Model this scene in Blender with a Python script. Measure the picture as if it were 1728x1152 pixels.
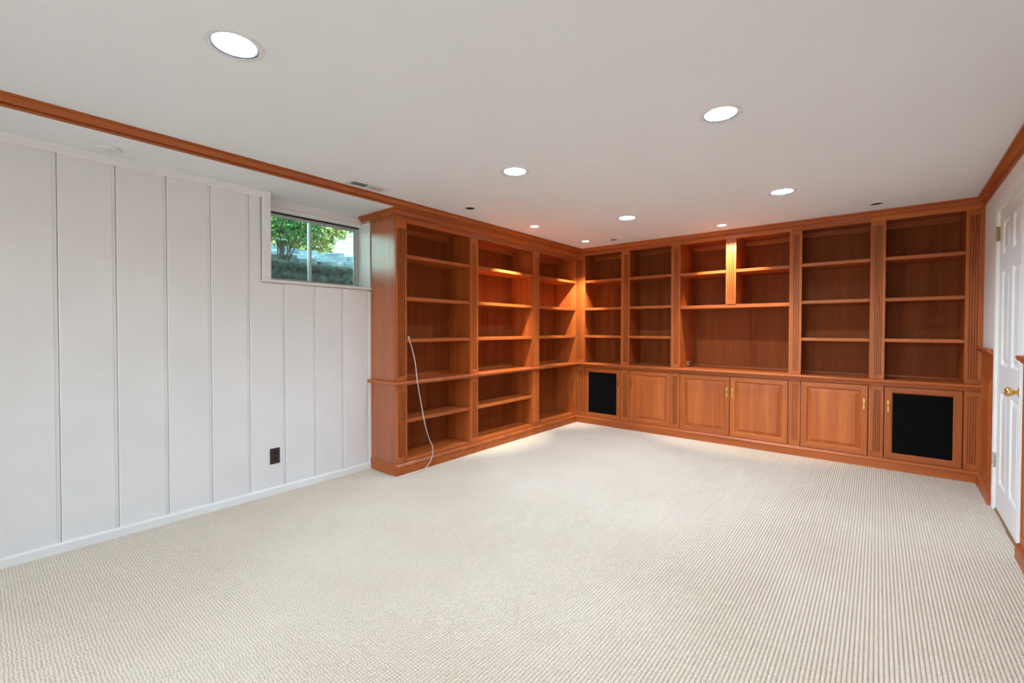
import bpy, bmesh, math, random
from mathutils import Vector, Matrix

# ------------------------------------------------------------------ scene reset
for o in list(bpy.data.objects):
    bpy.data.objects.remove(o)
scene = bpy.context.scene
COL = scene.collection
random.seed(7)

# ------------------------------------------------------------------ camera
IMG_W = 1728.0
cam_data = bpy.data.cameras.new('camera')
cam = bpy.data.objects.new('camera', cam_data)
COL.objects.link(cam)
YAW, PITCH, ROLL, F_PX = math.radians(-39.742), math.radians(-0.898), math.radians(0.06), 751.69
fwd = Vector((math.sin(YAW) * math.cos(PITCH), math.cos(YAW) * math.cos(PITCH), math.sin(PITCH)))
rgt = Vector((math.cos(YAW), -math.sin(YAW), 0))
upv = rgt.cross(fwd)
r2 = rgt * math.cos(ROLL) + upv * math.sin(ROLL)
u2 = upv * math.cos(ROLL) - rgt * math.sin(ROLL)
m3 = Matrix((r2, u2, -fwd)).transposed()
cam.matrix_world = Matrix.Translation((3.1076, -5.1909, 1.2396)) @ m3.to_4x4()
cam_data.sensor_width = 36.0
cam_data.lens = F_PX / IMG_W * 36.0
cam_data.shift_x = 7.912 / IMG_W
cam_data.shift_y = -8.83 / IMG_W
cam_data.clip_start = 0.02
scene.camera = cam

# ------------------------------------------------------------------ world, exposure
world = bpy.data.worlds.new('world')
scene.world = world
world.use_nodes = True
wn = world.node_tree
wn.nodes.clear()
w_out = wn.nodes.new('ShaderNodeOutputWorld')
w_bg = wn.nodes.new('ShaderNodeBackground')
w_sky = wn.nodes.new('ShaderNodeTexSky')
w_sky.sky_type = 'NISHITA'
w_sky.sun_disc = False
w_sky.sun_elevation = math.radians(48)
w_sky.sun_rotation = math.radians(200)
w_sky.air_density = 1.0
w_sky.dust_density = 2.0
w_bg.inputs['Strength'].default_value = 1.0
wn.links.new(w_sky.outputs[0], w_bg.inputs['Color'])
wn.links.new(w_bg.outputs[0], w_out.inputs[0])

vs = scene.view_settings
vs.view_transform = 'Standard'
vs.look = 'None'
vs.gamma = 1.0
vs.use_curve_mapping = False
vs.exposure = 0.30
LAMP = 315.0          # radiance of the recessed lamp lenses
ACCENT = 105.0         # watts of the small accent spots
scene.cycles.use_denoising = True
scene.cycles.adaptive_threshold = 0.07
scene.cycles.max_bounces = 6
scene.cycles.diffuse_bounces = 4
scene.cycles.glossy_bounces = 3
scene.cycles.transmission_bounces = 4
scene.cycles.sample_clamp_indirect = 6.0

sun_d = bpy.data.lights.new('sun', 'SUN')
sun_d.energy = 4.0
sun_d.angle = math.radians(1.0)
sun_d.color = (1.0, 0.93, 0.80)
sun = bpy.data.objects.new('sun', sun_d)
COL.objects.link(sun)
sun.rotation_euler = Vector((-1.0, -0.06, -1.0)).to_track_quat('-Z', 'Y').to_euler()
# sky portals at the glazed openings (they only guide sampling of the sky)
for nm, loc, rot, sx, sy in (('portal', (-0.61, -3.36, 1.88), (0, math.radians(-90), 0), 0.56, 0.88), ('portal', (1.75, -8.06, 1.08), (math.radians(90), 0, math.radians(0)), 3.3, 2.16)):
    pd = bpy.data.lights.new(nm, 'AREA')
    pd.shape = 'RECTANGLE'
    pd.size, pd.size_y = sx, sy
    pd.cycles.is_portal = True
    po = bpy.data.objects.new(nm, pd)
    COL.objects.link(po)
    po.location, po.rotation_euler = loc, rot

# ------------------------------------------------------------------ main dimensions (metres)
H = 2.30           # ceiling
HS = 2.2485        # soffit underside
WL = -0.368        # face of the plank wall
W = 3.7597         # right end of the back wall
TA = -0.02305      # the right wall is a little out of square
YE = -2.912        # window end of the left bookcase
REAR = -8.0

# ------------------------------------------------------------------ materials
def srgb(r, g, b):
    def f(c):
        c /= 255.0
        return c / 12.92 if c <= 0.04045 else ((c + 0.055) / 1.055) ** 2.4
    return (f(r), f(g), f(b), 1.0)

def new_mat(name):
    m = bpy.data.materials.new(name)
    m.use_nodes = True
    nt = m.node_tree
    bsdf = nt.nodes['Principled BSDF']
    return m, nt, bsdf

def add(nt, kind, **kw):
    n = nt.nodes.new(kind)
    for k, v in kw.items():
        if k in n.inputs:
            n.inputs[k].default_value = v
        else:
            setattr(n, k, v)
    return n

def ramp(nt, stops):
    n = nt.nodes.new('ShaderNodeValToRGB')
    e = n.color_ramp.elements
    e[0].position, e[0].color = stops[0]
    e[1].position, e[1].color = stops[-1]
    for p, c in stops[1:-1]:
        x = e.new(p)
        x.color = c
    return n

def coords(nt, scale, rot=(0, 0, 0), use_random=True):
    tc = nt.nodes.new('ShaderNodeTexCoord')
    mp = nt.nodes.new('ShaderNodeMapping')
    mp.inputs['Scale'].default_value = scale
    mp.inputs['Rotation'].default_value = rot
    if use_random:
        oi = nt.nodes.new('ShaderNodeObjectInfo')
        mu = add(nt, 'ShaderNodeVectorMath', operation='MULTIPLY_ADD')
        cx = nt.nodes.new('ShaderNodeCombineXYZ')
        for i in range(3):
            nt.links.new(oi.outputs['Random'], cx.inputs[i])
        mu.inputs[1].default_value = (13.7, 29.1, 47.3)
        nt.links.new(cx.outputs[0], mu.inputs[0])
        nt.links.new(tc.outputs['Object'], mu.inputs[2])
        nt.links.new(mu.outputs[0], mp.inputs['Vector'])
    else:
        nt.links.new(tc.outputs['Object'], mp.inputs['Vector'])
    return mp

def wood(name, axis, tint=1.0, rough=0.36, spec=0.38, coat=0.0):
    m, nt, b = new_mat(name)
    s = [11.0, 11.0, 11.0]
    s[axis] = 0.55
    mp = coords(nt, s)
    n1 = add(nt, 'ShaderNodeTexNoise', Scale=1.0, Detail=5.0, Roughness=0.55, Distortion=0.7)
    nt.links.new(mp.outputs[0], n1.inputs['Vector'])
    s2 = [150.0, 150.0, 150.0]
    s2[axis] = 3.0
    mp2 = coords(nt, s2)
    n2 = add(nt, 'ShaderNodeTexNoise', Scale=1.0, Detail=2.0)
    nt.links.new(mp2.outputs[0], n2.inputs['Vector'])
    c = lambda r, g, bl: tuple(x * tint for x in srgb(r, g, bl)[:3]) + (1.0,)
    r1 = ramp(nt, [(0.22, c(152, 71, 29)), (0.5, c(182, 94, 42)), (0.78, c(202, 113, 53))])
    nt.links.new(n1.outputs[0], r1.inputs[0])
    r2_ = ramp(nt, [(0.3, (0.78, 0.78, 0.78, 1)), (0.65, (1, 1, 1, 1))])
    nt.links.new(n2.outputs[0], r2_.inputs[0])
    mx = add(nt, 'ShaderNodeMix', data_type='RGBA', blend_type='MULTIPLY')
    mx.inputs[0].default_value = 0.7
    nt.links.new(r1.outputs[0], mx.inputs[6])
    nt.links.new(r2_.outputs[0], mx.inputs[7])
    oi = nt.nodes.new('ShaderNodeObjectInfo')
    mr = nt.nodes.new('ShaderNodeMapRange')
    mr.inputs[3].default_value = 0.9
    mr.inputs[4].default_value = 1.1
    nt.links.new(oi.outputs['Random'], mr.inputs[0])
    hv = nt.nodes.new('ShaderNodeHueSaturation')
    nt.links.new(mr.outputs[0], hv.inputs['Value'])
    nt.links.new(mx.outputs[2], hv.inputs['Color'])
    nt.links.new(hv.outputs[0], b.inputs['Base Color'])
    b.inputs['Roughness'].default_value = rough
    b.inputs['Specular IOR Level'].default_value = spec
    b.inputs['Coat Weight'].default_value = coat
    b.inputs['Coat Roughness'].default_value = 0.28
    bp = add(nt, 'ShaderNodeBump', Strength=0.08, Distance=0.001)
    nt.links.new(n2.outputs[0], bp.inputs['Height'])
    nt.links.new(bp.outputs[0], b.inputs['Normal'])
    return m

def plain(name, col, rough=0.5, metal=0.0, noise=0.0, nscale=20.0, bump=0.0, coat=0.0):
    m, nt, b = new_mat(name)
    b.inputs['Roughness'].default_value = rough
    b.inputs['Metallic'].default_value = metal
    b.inputs['Coat Weight'].default_value = coat
    mp = coords(nt, (1, 1, 1), use_random=False)
    n = add(nt, 'ShaderNodeTexNoise', Scale=nscale, Detail=4.0)
    nt.links.new(mp.outputs[0], n.inputs['Vector'])
    lo = tuple(max(0.0, x * (1 - noise)) for x in col[:3]) + (1,)
    hi = tuple(min(1.0, x * (1 + noise)) for x in col[:3]) + (1,)
    r = ramp(nt, [(0.3, lo), (0.7, hi)])
    nt.links.new(n.outputs[0], r.inputs[0])
    nt.links.new(r.outputs[0], b.inputs['Base Color'])
    if bump:
        bp = add(nt, 'ShaderNodeBump', Strength=bump, Distance=0.002)
        nt.links.new(n.outputs[0], bp.inputs['Height'])
        nt.links.new(bp.outputs[0], b.inputs['Normal'])
    return m

WZP = wood('pale_cherry_panel', 2, tint=1.07)
WZE = wood('lacquered_cherry_end', 2, spec=0.7, coat=0.7)
WZD = wood('shaded_cherry_back', 2, tint=0.62, rough=0.5, spec=0.15)  # darker copy of the cherry: shade inside the bays put into the colour
WX, WY, WZ = wood('cherry_grain_x', 0), wood('cherry_grain_y', 1), wood('cherry_grain_z', 2)
M_CEIL = plain('ceiling_paint', srgb(240, 243, 245), 0.85, noise=0.012, nscale=2.0)
M_WALL = plain('wall_paint', srgb(238, 234, 231), 0.8, noise=0.012, nscale=3.0)
M_TRIMW = plain('white_trim_paint', srgb(243, 243, 240), 0.4, noise=0.02, nscale=8.0)
M_DOORW = plain('white_door_paint', srgb(243, 244, 243), 0.35, noise=0.01, nscale=5.0)
M_BLACKCLOTH = plain('black_speaker_cloth', srgb(9, 9, 11), 0.9, noise=0.25, nscale=900.0, bump=0.2)
M_BLACKCLOTH.node_tree.nodes['Principled BSDF'].inputs['Specular IOR Level'].default_value = 0.1
M_BRASS = plain('brass', (0.72, 0.50, 0.17, 1), 0.22, metal=1.0, noise=0.15, nscale=60.0)
M_DARKBRASS = plain('aged_brass', (0.45, 0.36, 0.16, 1), 0.35, metal=1.0, noise=0.3, nscale=90.0)
M_OUTLET = plain('brown_plastic', srgb(50, 42, 40), 0.35, noise=0.15, nscale=80.0)
M_DARK = plain('black_plastic', srgb(20, 18, 17), 0.5, noise=0.1, nscale=50.0)
M_HOLE = plain('dark_hole', srgb(16, 14, 13), 0.8, noise=0.1, nscale=50.0)
M_CHROME = plain('satin_steel', (0.72, 0.72, 0.72, 1), 0.3, metal=1.0, noise=0.05, nscale=60.0)
M_ALU = plain('weathered_aluminium', srgb(196, 204, 203), 0.4, metal=0.35, noise=0.10, nscale=30.0)
M_RING = plain('dark_grey_metal', srgb(62, 62, 62), 0.5, noise=0.1, nscale=40.0)
M_CABLE = plain('white_cable', srgb(226, 214, 208), 0.45, noise=0.03, nscale=60.0)
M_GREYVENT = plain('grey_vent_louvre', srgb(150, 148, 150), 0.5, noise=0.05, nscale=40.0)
M_PLASTICW = plain('white_plastic', srgb(232, 231, 228), 0.4, noise=0.01, nscale=20.0)
M_REFLECT = plain('white_reflector', srgb(235, 236, 238), 0.35, noise=0.01, nscale=20.0)
M_THRESH = plain('threshold_wood', srgb(150, 112, 78), 0.5, noise=0.2, nscale=30.0)
M_SHADOWGAP = plain('cabinet_inside', srgb(70, 30, 16), 0.7, noise=0.2, nscale=20.0)

def plank_mat():
    m, nt, b = new_mat('painted_planks')
    mp = coords(nt, (1, 1, 1))
    n = add(nt, 'ShaderNodeTexNoise', Scale=3.0, Detail=4.0)
    nt.links.new(mp.outputs[0], n.inputs['Vector'])
    r = ramp(nt, [(0.3, srgb(236, 235, 234)), (0.7, srgb(242, 241, 240))])
    nt.links.new(n.outputs[0], r.inputs[0])
    # small dents and nail marks with grey dirt
    v = add(nt, 'ShaderNodeTexVoronoi', Scale=3.6, Randomness=1.0)
    mp2 = coords(nt, (1, 1, 1.3))
    nt.links.new(mp2.outputs[0], v.inputs['Vector'])
    r2_ = ramp(nt, [(0.012, (0.30, 0.29, 0.28, 1)), (0.026, (1, 1, 1, 1))])
    nt.links.new(v.outputs['Distance'], r2_.inputs[0])
    mx = add(nt, 'ShaderNodeMix', data_type='RGBA', blend_type='MULTIPLY')
    mx.inputs[0].default_value = 1.0
    nt.links.new(r.outputs[0], mx.inputs[6])
    nt.links.new(r2_.outputs[0], mx.inputs[7])
    nt.links.new(mx.outputs[2], b.inputs['Base Color'])
    b.inputs['Roughness'].default_value = 0.45
    s = add(nt, 'ShaderNodeTexNoise', Scale=1.0, Detail=3.0)
    mp3 = coords(nt, (25, 25, 1.2))
    nt.links.new(mp3.outputs[0], s.inputs['Vector'])
    bp = add(nt, 'ShaderNodeBump', Strength=0.12, Distance=0.003)
    nt.links.new(s.outputs[0], bp.inputs['Height'])
    nt.links.new(bp.outputs[0], b.inputs['Normal'])
    return m
M_PLANK = plank_mat()

def carpet_mat():
    m, nt, b = new_mat('ribbed_carpet')
    mp = coords(nt, (1, 1, 1), use_random=False)
    big = add(nt, 'ShaderNodeTexNoise', Scale=1.1, Detail=3.0, Roughness=0.5)
    nt.links.new(mp.outputs[0], big.inputs['Vector'])
    r = ramp(nt, [(0.3, srgb(232, 216, 196)), (0.7, srgb(242, 229, 211))])
    nt.links.new(big.outputs[0], r.inputs[0])
    # rows of loops: a stitch wave along every rib, each rib a little out of step
    sep = nt.nodes.new('ShaderNodeSeparateXYZ')
    nt.links.new(mp.outputs[0], sep.inputs[0])
    def mth(op, a, b):
        n = add(nt, 'ShaderNodeMath', operation=op)
        for k, v in enumerate((a, b)):
            if isinstance(v, (int, float)):
                n.inputs[k].default_value = v
            elif v is not None:
                nt.links.new(v, n.inputs[k])
        return n.outputs[0]
    rib = mth('FLOOR', mth('DIVIDE', mth('SUBTRACT', sep.outputs['X'], -0.388), 0.0147), None)
    wn_ = nt.nodes.new('ShaderNodeTexWhiteNoise')
    wn_.noise_dimensions = '1D'
    nt.links.new(rib, wn_.inputs['W'])
    wob = add(nt, 'ShaderNodeTexNoise', Scale=26.0, Detail=2.0)
    nt.links.new(mp.outputs[0], wob.inputs['Vector'])
    ph = mth('ADD', mth('MULTIPLY', wn_.outputs['Value'], 2.2), mth('MULTIPLY', wob.outputs[0], 5.0))
    stitch = mth('SINE', mth('ADD', mth('MULTIPLY', sep.outputs['Y'], 540.0), ph), None)
    fib = add(nt, 'ShaderNodeTexNoise', Scale=1.0, Detail=3.0, Roughness=0.7)
    mp2 = coords(nt, (160, 140, 80), use_random=False)
    nt.links.new(mp2.outputs[0], fib.inputs['Vector'])
    loop = mth('ADD', mth('MULTIPLY', stitch, 0.20), mth('MULTIPLY', fib.outputs[0], 1.0))
    r2_ = ramp(nt, [(0.30, (0.70, 0.665, 0.61, 1)), (0.58, (1, 1, 1, 1))])
    nt.links.new(loop, r2_.inputs[0])
    mx = add(nt, 'ShaderNodeMix', data_type='RGBA', blend_type='MULTIPLY')
    mx.inputs[0].default_value = 0.75
    nt.links.new(r.outputs[0], mx.inputs[6])
    nt.links.new(r2_.outputs[0], mx.inputs[7])
    nt.links.new(mx.outputs[2], b.inputs['Base Color'])
    b.inputs['Roughness'].default_value = 0.95
    b.inputs['Specular IOR Level'].default_value = 0.1
    bp = add(nt, 'ShaderNodeBump', Strength=0.8, Distance=0.006)
    nt.links.new(loop, bp.inputs['Height'])
    nt.links.new(bp.outputs[0], b.inputs['Normal'])
    return m
M_CARPET = carpet_mat()

def emit_mat(name, col, strength):
    m = bpy.data.materials.new(name)
    m.use_nodes = True
    nt = m.node_tree
    nt.nodes.clear()
    o = nt.nodes.new('ShaderNodeOutputMaterial')
    e = nt.nodes.new('ShaderNodeEmission')
    e.inputs['Color'].default_value = col
    e.inputs['Strength'].default_value = strength
    nt.links.new(e.outputs[0], o.inputs[0])
    return m
CAN_POWER = [0.75, 1.5, 1.5, 1.0, 2.3, 2.2]     # strength factors, raised to brighten the far and right ends
M_LENS = [emit_mat('lamp_lens', (0.72, 0.905, 1.10, 1), LAMP * k) for k in CAN_POWER]
M_SPOTLENS = emit_mat('accent_lens', (1.0, 0.93, 0.82, 1), 30.0)

def glass_mat(name='window_glass', tint=(0.96, 0.98, 0.97, 1)):
    m = bpy.data.materials.new(name)
    m.use_nodes = True
    nt = m.node_tree
    nt.nodes.clear()
    o = nt.nodes.new('ShaderNodeOutputMaterial')
    t = nt.nodes.new('ShaderNodeBsdfTransparent')
    t.inputs[0].default_value = tint
    g = nt.nodes.new('ShaderNodeBsdfGlossy')
    g.inputs['Roughness'].default_value = 0.03
    fr = nt.nodes.new('ShaderNodeFresnel')
    fr.inputs['IOR'].default_value = 1.45
    mx = nt.nodes.new('ShaderNodeMixShader')
    nt.links.new(fr.outputs[0], mx.inputs[0])
    nt.links.new(t.outputs[0], mx.inputs[1])
    nt.links.new(g.outputs[0], mx.inputs[2])
    nt.links.new(mx.outputs[0], o.inputs[0])
    return m
M_GLASS = glass_mat()
M_GREENGLASS = glass_mat('green_tinted_glass', (0.74, 0.97, 0.88, 1))

# ------------------------------------------------------------------ mesh helpers
def rw(s, n, z):
    """right wall frame: s metres along the wall from the corner, n metres out into the room"""
    k = 1.0 / math.sqrt(1 + TA * TA)
    return (W + TA * s * k - n * k, -s * k + TA * n * k * -1.0, z)

class MB:
    def __init__(self, tf=None):
        self.v, self.f, self.mi = [], [], []
        self.tf = tf
    def vert(self, p):
        self.v.append(tuple(p))
        return len(self.v) - 1
    def face(self, idx, mi=0):
        self.f.append(tuple(idx))
        self.mi.append(mi)
    def box(self, x0, x1, y0, y1, z0, z1, mi=0, bev=0.0):
        if x0 > x1: x0, x1 = x1, x0
        if y0 > y1: y0, y1 = y1, y0
        if z0 > z1: z0, z1 = z1, z0
        if bev <= 0:
            i = [self.vert((x, y, z)) for z in (z0, z1) for y in (y0, y1) for x in (x0, x1)]
            for q in ((0, 2, 3, 1), (4, 5, 7, 6), (0, 1, 5, 4), (2, 6, 7, 3), (0, 4, 6, 2), (1, 3, 7, 5)):
                self.face([i[k] for k in q], mi)
            return self
        bm = bmesh.new()
        mat = Matrix.Translation(((x0 + x1) / 2, (y0 + y1) / 2, (z0 + z1) / 2)) @ Matrix.Diagonal((x1 - x0, y1 - y0, z1 - z0, 1))
        bmesh.ops.create_cube(bm, size=1.0, matrix=mat)
        bmesh.ops.bevel(bm, geom=bm.edges[:], offset=bev, segments=1, affect='EDGES')
        self.from_bm(bm, mi)
        return self
    def from_bm(self, bm, mi=0):
        bm.verts.index_update()
        base = len(self.v)
        for v in bm.verts:
            self.v.append(tuple(v.co))
        for f in bm.faces:
            self.face([base + v.index for v in f.verts], mi)
        bm.free()
    def sweep(self, prof, path, closed_prof=True, caps=True, mi=0):
        """profile (p, z) carried along an XY polyline, p to the right of travel, mitred corners"""
        n = len(path)
        rings = []
        for i, P in enumerate(path):
            P = Vector(P[:2])
            d0 = (P - Vector(path[i - 1][:2])).normalized() if i > 0 else None
            d1 = (Vector(path[i + 1][:2]) - P).normalized() if i < n - 1 else None
            if d0 is None: d0 = d1
            if d1 is None: d1 = d0
            n0, n1 = Vector((d0.y, -d0.x)), Vector((d1.y, -d1.x))
            mvec = n0 + n1
            mvec = mvec / mvec.dot(n0)
            rings.append([self.vert((P.x + mvec.x * p, P.y + mvec.y * p, z)) for p, z in prof])
        m = len(prof)
        for a, b in zip(rings[:-1], rings[1:]):
            for k in range(m if closed_prof else m - 1):
                self.face((a[k], a[(k + 1) % m], b[(k + 1) % m], b[k]), mi)
        if caps and closed_prof:
            self.face(rings[0][::-1], mi)
            self.face(rings[-1], mi)
        return self
    def lathe(self, prof, centre, axis='z', seg=24, mi=0, cap_ends=False):
        """profile (r, h) turned about an axis through centre"""
        cx, cy, cz = centre
        rings = []
        for r, h in prof:
            ring = []
            for k in range(seg):
                a = 2 * math.pi * k / seg
                c, s = r * math.cos(a), r * math.sin(a)
                if axis == 'z': p = (cx + c, cy + s, cz + h)
                elif axis == 'x': p = (cx + h, cy + c, cz + s)
                else: p = (cx + c, cy + h, cz + s)
                ring.append(self.vert(p))
            rings.append(ring)
        for a, b in zip(rings[:-1], rings[1:]):
            for k in range(seg):
                self.face((a[k], a[(k + 1) % seg], b[(k + 1) % seg], b[k]), mi)
        if cap_ends:
            self.face(rings[0][::-1], mi)
            self.face(rings[-1], mi)
        return self
    def tube(self, pts, rad, seg=8, mi=0):
        rings = []
        pts = [Vector(p) for p in pts]
        rads = rad if isinstance(rad, (list, tuple)) else [rad] * len(pts)
        for i, p in enumerate(pts):
            d = (pts[min(i + 1, len(pts) - 1)] - pts[max(i - 1, 0)]).normalized()
            a = d.orthogonal().normalized() if i == 0 else (prev - d * prev.dot(d)).normalized()
            prev = a
            b = d.cross(a)
            rings.append([self.vert(p + (a * math.cos(2 * math.pi * k / seg) + b * math.sin(2 * math.pi * k / seg)) * rads[i]) for k in range(seg)])
        for a, b in zip(rings[:-1], rings[1:]):
            for k in range(seg):
                self.face((a[k], a[(k + 1) % seg], b[(k + 1) % seg], b[k]), mi)
        self.face(rings[0][::-1], mi)
        self.face(rings[-1], mi)
        return self
    def rings(self, u0, u1, z0, z1, steps, place, close=True, mv=0, mh=0, mc=0):
        """nested rectangles: steps = (inset, depth); place(u, depth, z) -> point"""
        prev = None
        for ins, dep in steps:
            c = [self.vert(place(u, dep, z)) for u, z in ((u0 + ins, z0 + ins), (u1 - ins, z0 + ins), (u1 - ins, z1 - ins), (u0 + ins, z1 - ins))]
            if prev:
                for k in range(4):
                    self.face((prev[k], prev[(k + 1) % 4], c[(k + 1) % 4], c[k]), mh if k % 2 == 0 else mv)
            prev = c
        if close:
            self.face(prev, mc)
        return self
    def build(self, name, mats, parent=None, smooth=False, origin=None):
        tf = self.tf
        vs_ = [tf(*p) for p in self.v] if tf else self.v
        off = Vector(parent.matrix_world.translation) if parent is not None else Vector(origin or (0, 0, 0))
        me = bpy.data.meshes.new(name)
        me.from_pydata([tuple(Vector(p) - off) for p in vs_], [], self.f)
        if not isinstance(mats, (list, tuple)):
            mats = [mats]
        for mm in mats:
            me.materials.append(mm)
        if len(mats) > 1:
            me.polygons.foreach_set('material_index', self.mi)
        bm = bmesh.new()
        bm.from_mesh(me)
        bmesh.ops.recalc_face_normals(bm, faces=bm.faces)
        bm.to_mesh(me)
        bm.free()
        if smooth:
            me.polygons.foreach_set('use_smooth', [True] * len(me.polygons))
        me.update()
        o = bpy.data.objects.new(name, me)
        COL.objects.link(o)
        if parent is not None:
            o.parent = parent
        elif origin:
            o.location = origin
        return o

def smooth_angle(o, deg=35):
    me = o.data
    bm = bmesh.new()
    bm.from_mesh(me)
    for f in bm.faces: f.smooth = True
    for e in bm.edges:
        if len(e.link_faces) == 2 and e.calc_face_angle(0) > math.radians(deg):
            e.smooth = False
    bm.to_mesh(me)
    bm.free()
    return o

def thing(name, loc, label=None, cat=None, group=None, kind=None):
    o = bpy.data.objects.new(name, None)
    o.empty_display_size = 0.05
    COL.objects.link(o)
    o.matrix_world = Matrix.Translation(loc)
    o.location = loc
    return tag(o, label, cat, group, kind)

def tag(o, label=None, cat=None, group=None, kind=None):
    if label: o['label'] = label
    if cat: o['category'] = cat
    if group: o['group'] = group
    if kind: o['kind'] = kind
    return o

def structure(o, label=None):
    o['kind'] = 'structure'
    if label: o['label'] = label
    return o

# ------------------------------------------------------------------ floor: ribbed loop carpet, ribs run towards the back wall
RIB = 0.0147
mb = MB()
xa, xb = WL - 0.02, W + 0.06
nr = int((xb - xa) / RIB)
prof = []
for i in range(nr):
    x = xa + i * RIB
    for fx, z in ((0.0, -0.0085), (0.09, -0.0060), (0.20, -0.0014), (0.36, -0.0002), (0.62, -0.0002), (0.80, -0.0014), (0.91, -0.0060)):
        prof.append((x + fx * RIB, z))
prof.append((xa + nr * RIB, -0.0085))
ysteps = [REAR, 0.02]
rows = [[mb.vert((x, y, z)) for x, z in prof] for y in ysteps]
for a, b in zip(rows[:-1], rows[1:]):
    for k in range(len(prof) - 1):
        mb.face((a[k], a[k + 1], b[k + 1], b[k]))
floor = mb.build('floor', M_CARPET)
smooth_angle(floor, 60)
structure(floor, 'cream ribbed loop-pile carpet')

# ------------------------------------------------------------------ ceiling with round cut-outs
CANS = [(1.245, -4.549), (2.515, -4.549), (2.50, -2.816), (1.215, -2.836), (2.529, -1.179), (1.257, -1.181)]
SPOTS = [(0.373, -1.465), (0.389, -0.449), (1.875, -0.295)]
EMPTY_SPOTS = [(0.343, -2.381), (0.693, -0.314), (3.088, -0.296)]
R_CAN, R_SPOT = 0.074, 0.042
holes = [(x, y, R_CAN) for x, y in CANS] + [(x, y, R_SPOT) for x, y in SPOTS + EMPTY_SPOTS]
def ceiling_sheet(x0, x1, y0, y1, z, holes):
    mb = MB()
    xs = sorted({x0, x1} | {h[0] - h[2] * 1.3 for h in holes} | {h[0] + h[2] * 1.3 for h in holes})
    ys = sorted({y0, y1} | {h[1] - h[2] * 1.3 for h in holes} | {h[1] + h[2] * 1.3 for h in holes})
    def inside(xm, ym):
        for h in holes:
            if abs(xm - h[0]) < h[2] * 1.3 and abs(ym - h[1]) < h[2] * 1.3:
                return True
        return False
    for a, b in zip(xs[:-1], xs[1:]):
        for c, d in zip(ys[:-1], ys[1:]):
            if b - a < 1e-6 or d - c < 1e-6 or inside((a + b) / 2, (c + d) / 2):
                continue
            mb.face([mb.vert(p) for p in ((a, c, z), (b, c, z), (b, d, z), (a, d, z))])
    N = 32
    for hx, hy, hr in holes:
        s = hr * 1.3
        inner, outer = [], []
        for k in range(N):
            a = 2 * math.pi * k / N
            c, sn = math.cos(a), math.sin(a)
            q = s / max(abs(c), abs(sn))
            inner.append(mb.vert((hx + hr * c, hy + hr * sn, z)))
            outer.append(mb.vert((hx + q * c, hy + q * sn, z)))
        for k in range(N):
            mb.face((inner[k], inner[(k + 1) % N], outer[(k + 1) % N], outer[k]))
    return mb
ceil = ceiling_sheet(-0.2, W + 0.1, REAR, 0.6, H, holes).build('ceiling', M_CEIL)
structure(ceil, 'flat off-white painted ceiling')
mb = MB()
mb.box(-0.62, 0.045, REAR, 0.5, HS, H + 0.02)
sof = mb.build('soffit', M_CEIL, ceil)
sof['label'] = 'lower white soffit strip above the plank wall'

# ------------------------------------------------------------------ left wall: painted planks, window opening
WY0, WY1 = -3.80, -2.918      # window opening
WZ0, WZ1 = 1.60, 2.19
mb = MB()
XB, XF = -0.62, WL - 0.012
for (ya, yb, za, zb) in ((REAR, WY0, 0, HS), (WY1, 0.5, 0, HS), (WY0, WY1, 0, WZ0 - 0.012), (WY0, WY1, WZ1, HS)):
    x_front = -0.50 if za == WZ1 else XF
    mb.box(XB, x_front, ya, yb, za, zb)
wall_left = structure(mb.build('wall_left', M_WALL), 'white painted vertical plank wall')
seams = [-3.182, -3.425, -3.664, -3.910, -4.150, -4.393, -4.638, -4.884]
while seams[-1] > REAR + 0.25:
    seams.append(seams[-1] - 0.2432)
seams = [-2.932] + seams
def plank(ya, yb, z0, z1):
    # ya > yb; the far edge carries a wide shallow bevel, the near edge a small one
    g = 0.0020
    prof = [(ya - g, -0.010), (ya - g, -0.0035), (ya - 0.015, -0.0024), (ya - 0.019, 0.0), (yb + g + 0.004, 0.0), (yb + g, -0.004), (yb + g, -0.010)]
    mb = MB()
    lo = [mb.vert((WL + d, y, z0)) for y, d in prof]
    hi = [mb.vert((WL + d, y, z1)) for y, d in prof]
    n = len(prof)
    for k in range(n):
        mb.face((lo[k], lo[(k + 1) % n], hi[(k + 1) % n], hi[k]))
    mb.face(lo[::-1]); mb.face(hi)
    return mb
for ya, yb in zip(seams[:-1], seams[1:]):
    if yb > -3.78:
        parts_ = [(0.03, WZ0 - 0.02, ya, yb)]
    elif ya > -3.80:
        parts_ = [(0.03, WZ0 - 0.02, ya, yb), (WZ0 - 0.02, 2.235, -3.83, yb)]
    else:
        parts_ = [(0.03, 2.235, ya, yb)]
    for z0, z1, a_, b_ in parts_:
        plank(a_, b_, z0, z1).build('plank', M_PLANK, wall_left)
# corner strip beside the bookcase, top trim, baseboard
mb = MB().box(WL - 0.012, WL + 0.006, -2.934, YE - 0.001, 0.0, WZ0 - 0.03, bev=0.0015)
tr = structure(mb.build('trim_1', M_TRIMW), 'narrow white corner strip beside the bookcase')
mb = MB().sweep([(0.0, 2.204), (0.006, 2.204), (0.010, 2.210), (0.010, 2.238), (0.016, 2.244), (0.016, HS), (0.0, HS)], [(WL, REAR), (WL, -3.765)])
structure(mb.build('trim_2', M_TRIMW), 'white trim along the top of the plank wall')
mb = MB().sweep([(0.0, -0.01), (0.014, -0.01), (0.014, 0.044), (0.008, 0.0555), (0.0, 0.0555)], [(WL, REAR), (WL, YE - 0.002)])
structure(mb.build('baseboard_left', M_TRIMW), 'white baseboard under the plank wall')

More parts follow.
